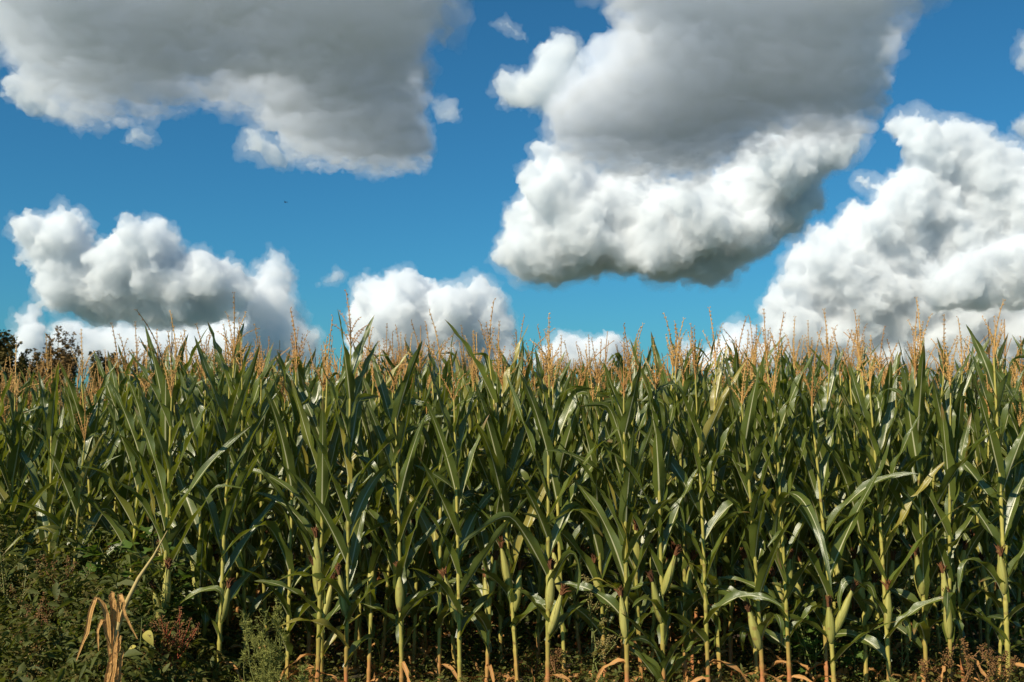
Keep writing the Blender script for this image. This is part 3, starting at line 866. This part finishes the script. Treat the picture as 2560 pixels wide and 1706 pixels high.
amaranth(560, 6.1, 0.34, "short rusty weed behind the paired-ear maize plant", 16)
amaranth(940, 5.7, 0.45, "olive seedy weed below the stacked-ear maize plant", 17)
def seedy(px, y, h, label, seed, stems=3):
    return weed("seed_head_weed", ground_pt(px, y=y), label, random.Random(seed), h, stems, M_OLIVE, M_GSTEM, leaf=(0.06, 0.03), lobes=0, per=8, spread=0.25, seed_mat=M_SEED, side_shoots=4)
seedy(45, 5.5, 0.98, "tall weed with pale tan seed heads standing in the weed bank", 21)
seedy(12, 5.7, 1.02, "weed with drooping tan seed heads at the picture's edge", 22)
seedy(78, 5.3, 0.60, "short tan-headed weed halfway down the weed bank", 23)
seedy(590, 6.05, 0.72, "slim green seed-spike weed standing before the dark gap behind the wide-leaved plant", 24, stems=2)
seedy(606, 6.0, 0.50, "short green seed-spike weed beside the slim tall one", 25, stems=2)
seedy(890, 6.2, 0.85, "yellowish seed-spike weed between the forked and high-eared maize plants", 26, stems=2)
feathery("feathery_weed", ground_pt(272, y=5.5), "large bushy feathery pale green weed between two maize stalks", random.Random(31), 0.66, 12)
feathery("feathery_weed", ground_pt(300, y=5.4), "low feathery weed leaning at the side of the large feathery bush", random.Random(32), 0.36, 8)
feathery("feathery_weed", ground_pt(250, y=5.35), "small feathery weed at the withered foot of the straight maize plant", random.Random(33), 0.30, 7)
feathery("feathery_weed", ground_pt(880, y=5.6), "small feathery weed at the foot of the forked maize plant", random.Random(34), 0.26, 7)

# a climbing stem with yellow spotted leaves
yr = random.Random(51); root = empty("yellow_leaf_weed", ground_pt(138, y=5.1))
st = wavy((0, 0, 0), (0.0, 0, 1), 0.66, 10, yr, 0.06); sm = MB(); sm.tube(st, np.linspace(0.004, 0.0015, 11), 5); obj("stem", sm.mesh("stem", M_GSTEM), root)
for k, a, L in ((9.5, 0.2, 0.065), (8.3, 2.8, 0.05), (7.2, 0.4, 0.085), (5.9, -2.6, 0.05), (4.6, 3.3, 0.085), (3.4, 0.5, 0.06), (8.9, -0.6, 0.04)):
    i = int(k); p = st[i]; lm = MB(); d = np.array([math.cos(a), -0.45, -0.25])
    broad_leaf(lm, p + unit(d) * 0.02, d, L, L * 0.85, yr, 0, 9, 1.4); obj("leaf", lm.mesh("leaf", M_YELLOW), root)
tag(root, "slender weed with yellow brown-spotted leaves beside the broken dry stalk", "weed")

M_STRAW = blade_mat("torn_straw", (0.40, 0.17, 0.05), (0.68, 0.37, 0.13), (0.40, 0.24, 0.10), rough=0.8, trans=0.3, spec=0.2, spots=(0.12, 0.06, 0.03))
# the broken dry maize stalk in front of the weed bank
br = random.Random(61); root = empty("broken_maize_stalk", ground_pt(121, y=4.75))
u = 4.75 / F_PX
def q(px, py, dy=0.0): return np.array([(px - 114) * u, dy, (408 - py) * u + CAM_H])
sm = MB(); pp = [q(113, 700), q(114, 640), q(117, 620), q(124, 598), q(136, 573), q(150, 552), q(163, 527)]
sm.tube(pp, [0.013, 0.012, 0.012, 0.011, 0.009, 0.006, 0.002], 8); obj("stalk", sm.mesh("stalk", skin_mat("broken_stalk_straw", (0.30, 0.24, 0.08), (0.50, 0.36, 0.14))), root)
def ribbon(pts, ws, face=(0, -1, 0.2)):
    pts = np.array(pts); tt_ = np.linspace(0, len(pts) - 1, 22); ii_ = np.arange(len(pts))
    pts = np.stack([np.interp(tt_, ii_, pts[:, c_]) for c_ in range(3)], 1); pts[1:] += np.array([[br.gauss(0, 0.0012) for _ in range(3)] for _ in range(21)])
    ws = 0.72 * np.interp(tt_, ii_, ws) * np.array([br.uniform(0.85, 1.05) for _ in range(22)])
    t = np.gradient(pts, axis=0); t /= np.linalg.norm(t, axis=1)[:, None]
    s = np.cross(t, np.array(face)); s /= np.linalg.norm(s, axis=1)[:, None] + 1e-9
    nr = np.cross(s, t); w = np.array(ws)[:, None]
    P = np.stack([pts - s * w + nr * w * 0.45, pts - s * w * 0.5, pts + nr * w * 0.12, pts + s * w * 0.5, pts + s * w + nr * w * 0.5], 1)
    m_ = MB(); m_.grid(P); return m_
for pts, ws in (
    ([q(111, 650, -.01), q(110, 628, -.02), q(108, 606, -.03), q(104, 594, -.05), q(99, 590, -.06), q(96, 602, -.07), q(93, 622, -.07), q(82, 650, -.06)], [.010, .016, .020, .016, .014, .018, .016, .003]),
    ([q(113, 645, .01), q(113, 620, 0), q(113, 600, -.01), q(112, 589, -.02), q(114, 586, -.04), q(116, 600, -.05)], [.012, .02, .024, .02, .014, .006]),
    ([q(118, 615, -.015), q(120, 596, -.03), q(122, 588, -.05), q(126, 592, -.06), q(128, 606, -.06), q(140, 630, -.05)], [.012, .016, .018, .012, .010, .003]),
    ([q(112, 690, -.02), q(113, 670, -.03), q(117, 650, -.035), q(121, 635, -.04), q(124, 627, -.05)], [.03, .034, .030, .02, .006]),
    ([q(117, 700, -.05), q(116, 676, -.06), q(119, 655, -.06), q(118, 640, -.05), q(121, 622, -.05)], [.012, .016, .015, .012, .003]),
    ([q(113, 640, -.03), q(109, 622, -.05), q(106, 610, -.06), q(104, 622, -.08), q(105, 640, -.08)], [.008, .012, .012, .009, .002]),
    ([q(109, 700, -.02), q(110, 680, -.03), q(112, 660, -.035), q(114, 645, -.04)], [.018, .022, .018, .006]),
    ([q(121, 700, -.03), q(123, 680, -.04), q(122, 660, -.04), q(125, 640, -.03)], [.016, .02, .018, .006])):
    rb = ribbon(pts, ws); obj("dry_leaf", rb.mesh("dry_leaf", M_STRAW, False), root)
tag(root, "broken dry tan maize stalk with torn withered leaves and a thin slanting tip", "maize stalk")

# ---------------------------------------------------------------- undergrowth nobody could count: bank at one side, low growth along the rows
def scatter(name, n, pos, mat, label, size, seed):
    r = np.random.default_rng(seed)
    P = pos(r, n); n = len(P)
    d = r.normal(size=(n, 3)); d[:, 2] = d[:, 2] * 0.5 + 0.15; d /= np.linalg.norm(d, axis=1)[:, None]
    s = np.cross(d, r.normal(size=(n, 3))); s /= np.linalg.norm(s, axis=1)[:, None]
    nn = np.cross(s, d)
    L = (size[0] + (size[1] - size[0]) * r.random(n) ** 2)[:, None]; W_ = L * r.uniform(0.22, 0.5, (n, 1))
    rows = []
    for t, w in ((0, 0.08), (0.3, 0.9), (0.6, 0.8), (1.0, 0.04)):
        c = P + d * L * t - np.array([0, 0, 1.0]) * L * 0.35 * t * t
        rows.append(np.stack([c - s * W_ * w * 0.5 + nn * W_ * w * 0.15, c, c + s * W_ * w * 0.5 + nn * W_ * w * 0.15], 1))
    V = np.stack(rows, 1).reshape(-1, 3)
    b = np.arange(12).reshape(4, 3); F0 = np.stack([b[:-1, :-1], b[:-1, 1:], b[1:, 1:], b[1:, :-1]], -1).reshape(-1, 4)
    F = (F0[None] + (np.arange(n) * 12)[:, None, None]).reshape(-1, 4)
    U0 = np.array([[x, y] for y in (0, .3, .6, 1) for x in (0, .5, 1)]); U = np.tile(U0, (n, 1))
    me = mesh_np(name, V, F); uvl = me.uv_layers.new(name="uv"); uvl.data.foreach_set("uv", U[F.ravel()].astype(np.float32).ravel())
    me.materials.append(mat)
    return tag(obj(name, me), label, "undergrowth", kind="stuff")

M_BROADW = blade_mat("broad_weed_leaf", (0.035, 0.055, 0.010), (0.14, 0.14, 0.03), (0.2, 0.22, 0.02), rough=0.55, trans=0.35, spec=0.35)
def bank_h(x, y):
    """height of the weed bank over the ground"""
    px = 512 + x / y * F_PX
    a = np.clip((300 - px) / 190, 0, 1); a = a * a * (3 - 2 * a)
    f = np.clip((y - 4.3) / 1.7, 0, 1)
    bump = 0.5 + 0.5 * np.sin(x * 9 + 2 * np.sin(y * 7)) * np.sin(y * 8 + x * 3)
    return a * (0.22 + 0.76 * f) * (0.72 + 0.42 * bump)
def bank(r, n):
    y = r.uniform(4.2, 6.9, n); x = r.uniform(-0.56, -0.20, n) * y
    h = bank_h(x, y); z = h * (1 - r.random(n) ** 2.2 * 0.75)
    k = h > 0.05
    return np.stack([x, y, z], 1)[k]
def low(h0, x0=-0.56, x1=0.56, ya=4.9, yb=6.7):
    def f(r, n):
        y = r.uniform(ya, yb, n); x = r.uniform(x0, x1, n) * y
        c = np.sin(x * 5.1 + 1.3 * np.sin(y * 4)) * np.sin(x * 2.3 + 0.7) + r.normal(0, 0.5, n)
        h = h0 * (0.45 + 0.55 * np.clip(c, 0, 1))
        k = c > -0.75
        return np.stack([x, y, h * r.random(n) ** 0.8], 1)[k]
    return f
scatter("weed_bank", 15000, bank, M_WEED, "mass of dim green weeds heaped beside the maize rows", (0.02, 0.085), 1)
scatter("broad_weed_bank", 2600, bank, M_BROADW, "broad green and yellowing leaves scattered over the weed bank", (0.06, 0.13), 8)
scatter("olive_weed_bank", 15000, bank, M_OLIVE, "mass of olive and brownish weeds mixed into the weed bank", (0.012, 0.055), 2)
scatter("undergrowth", 42000, low(0.22), M_WEED, "low green undergrowth along the feet of the front maize row", (0.015, 0.05), 3)
scatter("olive_undergrowth", 26000, low(0.24), M_OLIVE, "low yellowish undergrowth along the feet of the front maize row", (0.012, 0.04), 4)
scatter("leaf_litter", 3600, low(0.10, ya=5.3, yb=8.5), M_DRY, "dry maize leaf litter strewn on the soil between the rows", (0.06, 0.22), 5)
scatter("row_undergrowth", 24000, low(0.40, ya=6.5, yb=9.5), M_WEED, "dark undergrowth between the maize rows behind", (0.03, 0.09), 6)
# ---------------------------------------------------------------- trees beyond the field, a bird
M_TREE = blade_mat("tree_leaf_dark", (0.045, 0.038, 0.011), (0.11, 0.082, 0.024), (0.07, 0.07, 0.012), rough=0.8, trans=0.2, spec=0.1)
M_POPLAR = blade_mat("tree_leaf_brown", (0.10, 0.062, 0.022), (0.22, 0.135, 0.05), (0.12, 0.08, 0.025), rough=0.8, trans=0.25, spec=0.1)
M_BARK = skin_mat("bark", (0.06, 0.045, 0.03), (0.12, 0.09, 0.06), rough=0.95, scale=(3, 3, 0.6))
def tree(px, dist, top, half_w, label, seed, mat, columns, low_rows, airy=0.0, n=2600, leaf=0.34):
    """a tree of several upright limbs, each carrying its own uneven clumps of leaves"""
    r = random.Random(seed); u = dist / F_PX; top -= 3
    base = at(px, 408, dist); base.z = -0.1
    root = empty("tree", base); H = (408 - top) * u + CAM_H
    tm, cm = MB(), MB()
    tm.tube([(0, 0, 0), (0.05, 0, H * 0.3), (0, 0.05, H * 0.6)], [0.02 * H, 0.015 * H, 0.008 * H], 8)
    clumps = []
    for dx, ty, cw in columns:                                    # limb tops: offset and row in the picture, width of the clump column
        hx = dx * u; hz = (408 - ty + 4) * u + CAM_H; dy = r.uniform(-1, 1) * half_w * u * 0.5
        tm.tube([(0, 0, H * 0.18), (hx * 0.6, dy * 0.5, hz * 0.45), (hx, dy, hz * 0.94)], [0.010 * H, 0.006 * H, 0.002 * H], 6)
        zb = H * 0.12; m = max(5, int((hz - zb) / (cw * u * 0.55)))
        for i in range(m):
            f = i / (m - 1)
            w = cw * u * (0.55 + 0.6 * math.sin(math.pi * min(1, 0.25 + f * 0.78)))
            if r.random() < airy * 0.4: continue
            clumps.append((hx * (0.35 + 0.65 * f) + r.gauss(0, 0.25) * w, dy * f + r.gauss(0, 0.3) * w, zb + (hz - zb) * f - w * 0.35 * f, w * r.uniform(0.55, 1.0)))
    tot = sum(c[3] ** 2 for c in clumps)
    for cx, cyy, cz, w in clumps:
        k = int(n * w * w / tot)
        for _ in range(k):
            v = unit([r.gauss(0, 1), r.gauss(0, 1), r.gauss(0, 1)]) * w * r.random() ** 0.45
            p = np.array([cx, cyy, cz]) + v * np.array([1, 1, 0.9])
            d = unit([r.gauss(0, 1), r.gauss(0, 1), r.gauss(-0.2, 0.7)]); s = perp(d, r); l = leaf * r.uniform(0.5, 1.2); ww = l * 0.32
            cm.grid(np.array([[p - s * 0.01, p + s * 0.01], [p + d * l * 0.5 - s * ww, p + d * l * 0.5 + s * ww], [p + d * l - s * 0.01, p + d * l + s * 0.01]]))
    obj("trunk", tm.mesh("trunk", M_BARK), root); obj("crown", cm.mesh("crown", mat), root)
    return tag(root, label, "tree", "trees beyond the field")
tree(0, 105, 325, 24, "dark dense tree cut by the picture edge, beyond the far tassels", 1, M_TREE, [(-6, 326, 11), (6, 334, 10), (14, 340, 9), (20, 352, 8), (-16, 330, 12), (0, 345, 14), (24, 362, 7)], 0, n=13000, leaf=0.40)
tree(56, 118, 329, 26, "airy brownish tree with several upright limbs beyond the far tassels", 2, M_POPLAR, [(-15, 336, 5), (-7, 331, 5), (0, 329, 5), (7, 333, 5), (14, 330, 5), (21, 340, 5), (25, 350, 4), (-20, 352, 5), (4, 350, 12), (-8, 355, 10), (14, 356, 10)], 0, airy=0.7, n=11000, leaf=0.36)
tree(30, 125, 356, 14, "rounded low tree filling the gap between the dark and the brownish tree", 3, M_TREE, [(-6, 360, 7), (2, 356, 7), (9, 361, 7)], 0, n=5200, leaf=0.4)
tree(97, 130, 354, 9, "small dark tree with a pointed top next to the brownish tree", 4, M_TREE, [(-5, 356, 5), (1, 354, 5), (6, 360, 5)], 0, n=4600, leaf=0.4)
tree(112, 130, 357, 9, "small round dark tree, the last full crown of the line of trees", 5, M_TREE, [(-5, 360, 5), (1, 357, 5), (6, 361, 5)], 0, n=4600, leaf=0.4)
tree(134, 150, 361, 8, "low distant bush-like tree just clearing the tassels", 6, M_TREE, [(-4, 364, 6), (2, 361, 5), (8, 365, 6)], 0, n=3600, leaf=0.42)
tree(160, 170, 364, 8, "farthest low tree, a small hump behind the tassels", 7, M_TREE, [(-4, 366, 6), (3, 364, 5), (8, 367, 5)], 0, n=3600, leaf=0.42)

def bird(px, py, dist, span, label, rz):
    root = empty("flying_bird", at(px, py, dist), rz)
    m = skin_mat("dark_plumage", (0.012, 0.010, 0.012), (0.03, 0.025, 0.03), rough=0.8)
    b = MB(); t = np.linspace(-1, 1, 11)
    b.tube(np.stack([np.zeros(11), t * span * 0.24, np.zeros(11)], 1), span * 0.055 * np.sqrt(np.clip(1 - t * t, 0.01, 1)), 8); obj("body", b.mesh("body", m), root)
    for s in (-1, 1):
        w = MB(); rows = []
        for f in np.linspace(0, 1, 8):
            c = span * 0.15 * (1 - 0.85 * f ** 1.5); x = s * f * span * 0.5; z = span * (0.12 * math.sin(f * 2.2)); sw = -span * 0.10 * f * f
            rows.append([(x, sw + c * 0.5, z), (x, sw, z + c * 0.10), (x, sw - c * 0.5, z)])
        w.grid(np.array(rows)); rows2 = np.array(rows)[:, ::-1] - np.array([0, 0, span * 0.012]); w.grid(rows2); obj("wing", w.mesh("wing", m), root)
    tl = MB(); tl.grid(np.array([[(-0.02 * span, -0.2 * span, 0), (0.02 * span, -0.2 * span, 0)], [(-0.07 * span, -0.36 * span, 0), (0.07 * span, -0.36 * span, 0)]])); obj("tail", tl.mesh("tail", m), root)
    return tag(root, label, "bird")
bird(285.5, 202.3, 120, 0.85, "small dark bird flying in the blue under the vast dark cloud", 1.2)
bird(206, 282, 160, 0.40, "tiny dark bird flying before the long white cumulus", 0.7)
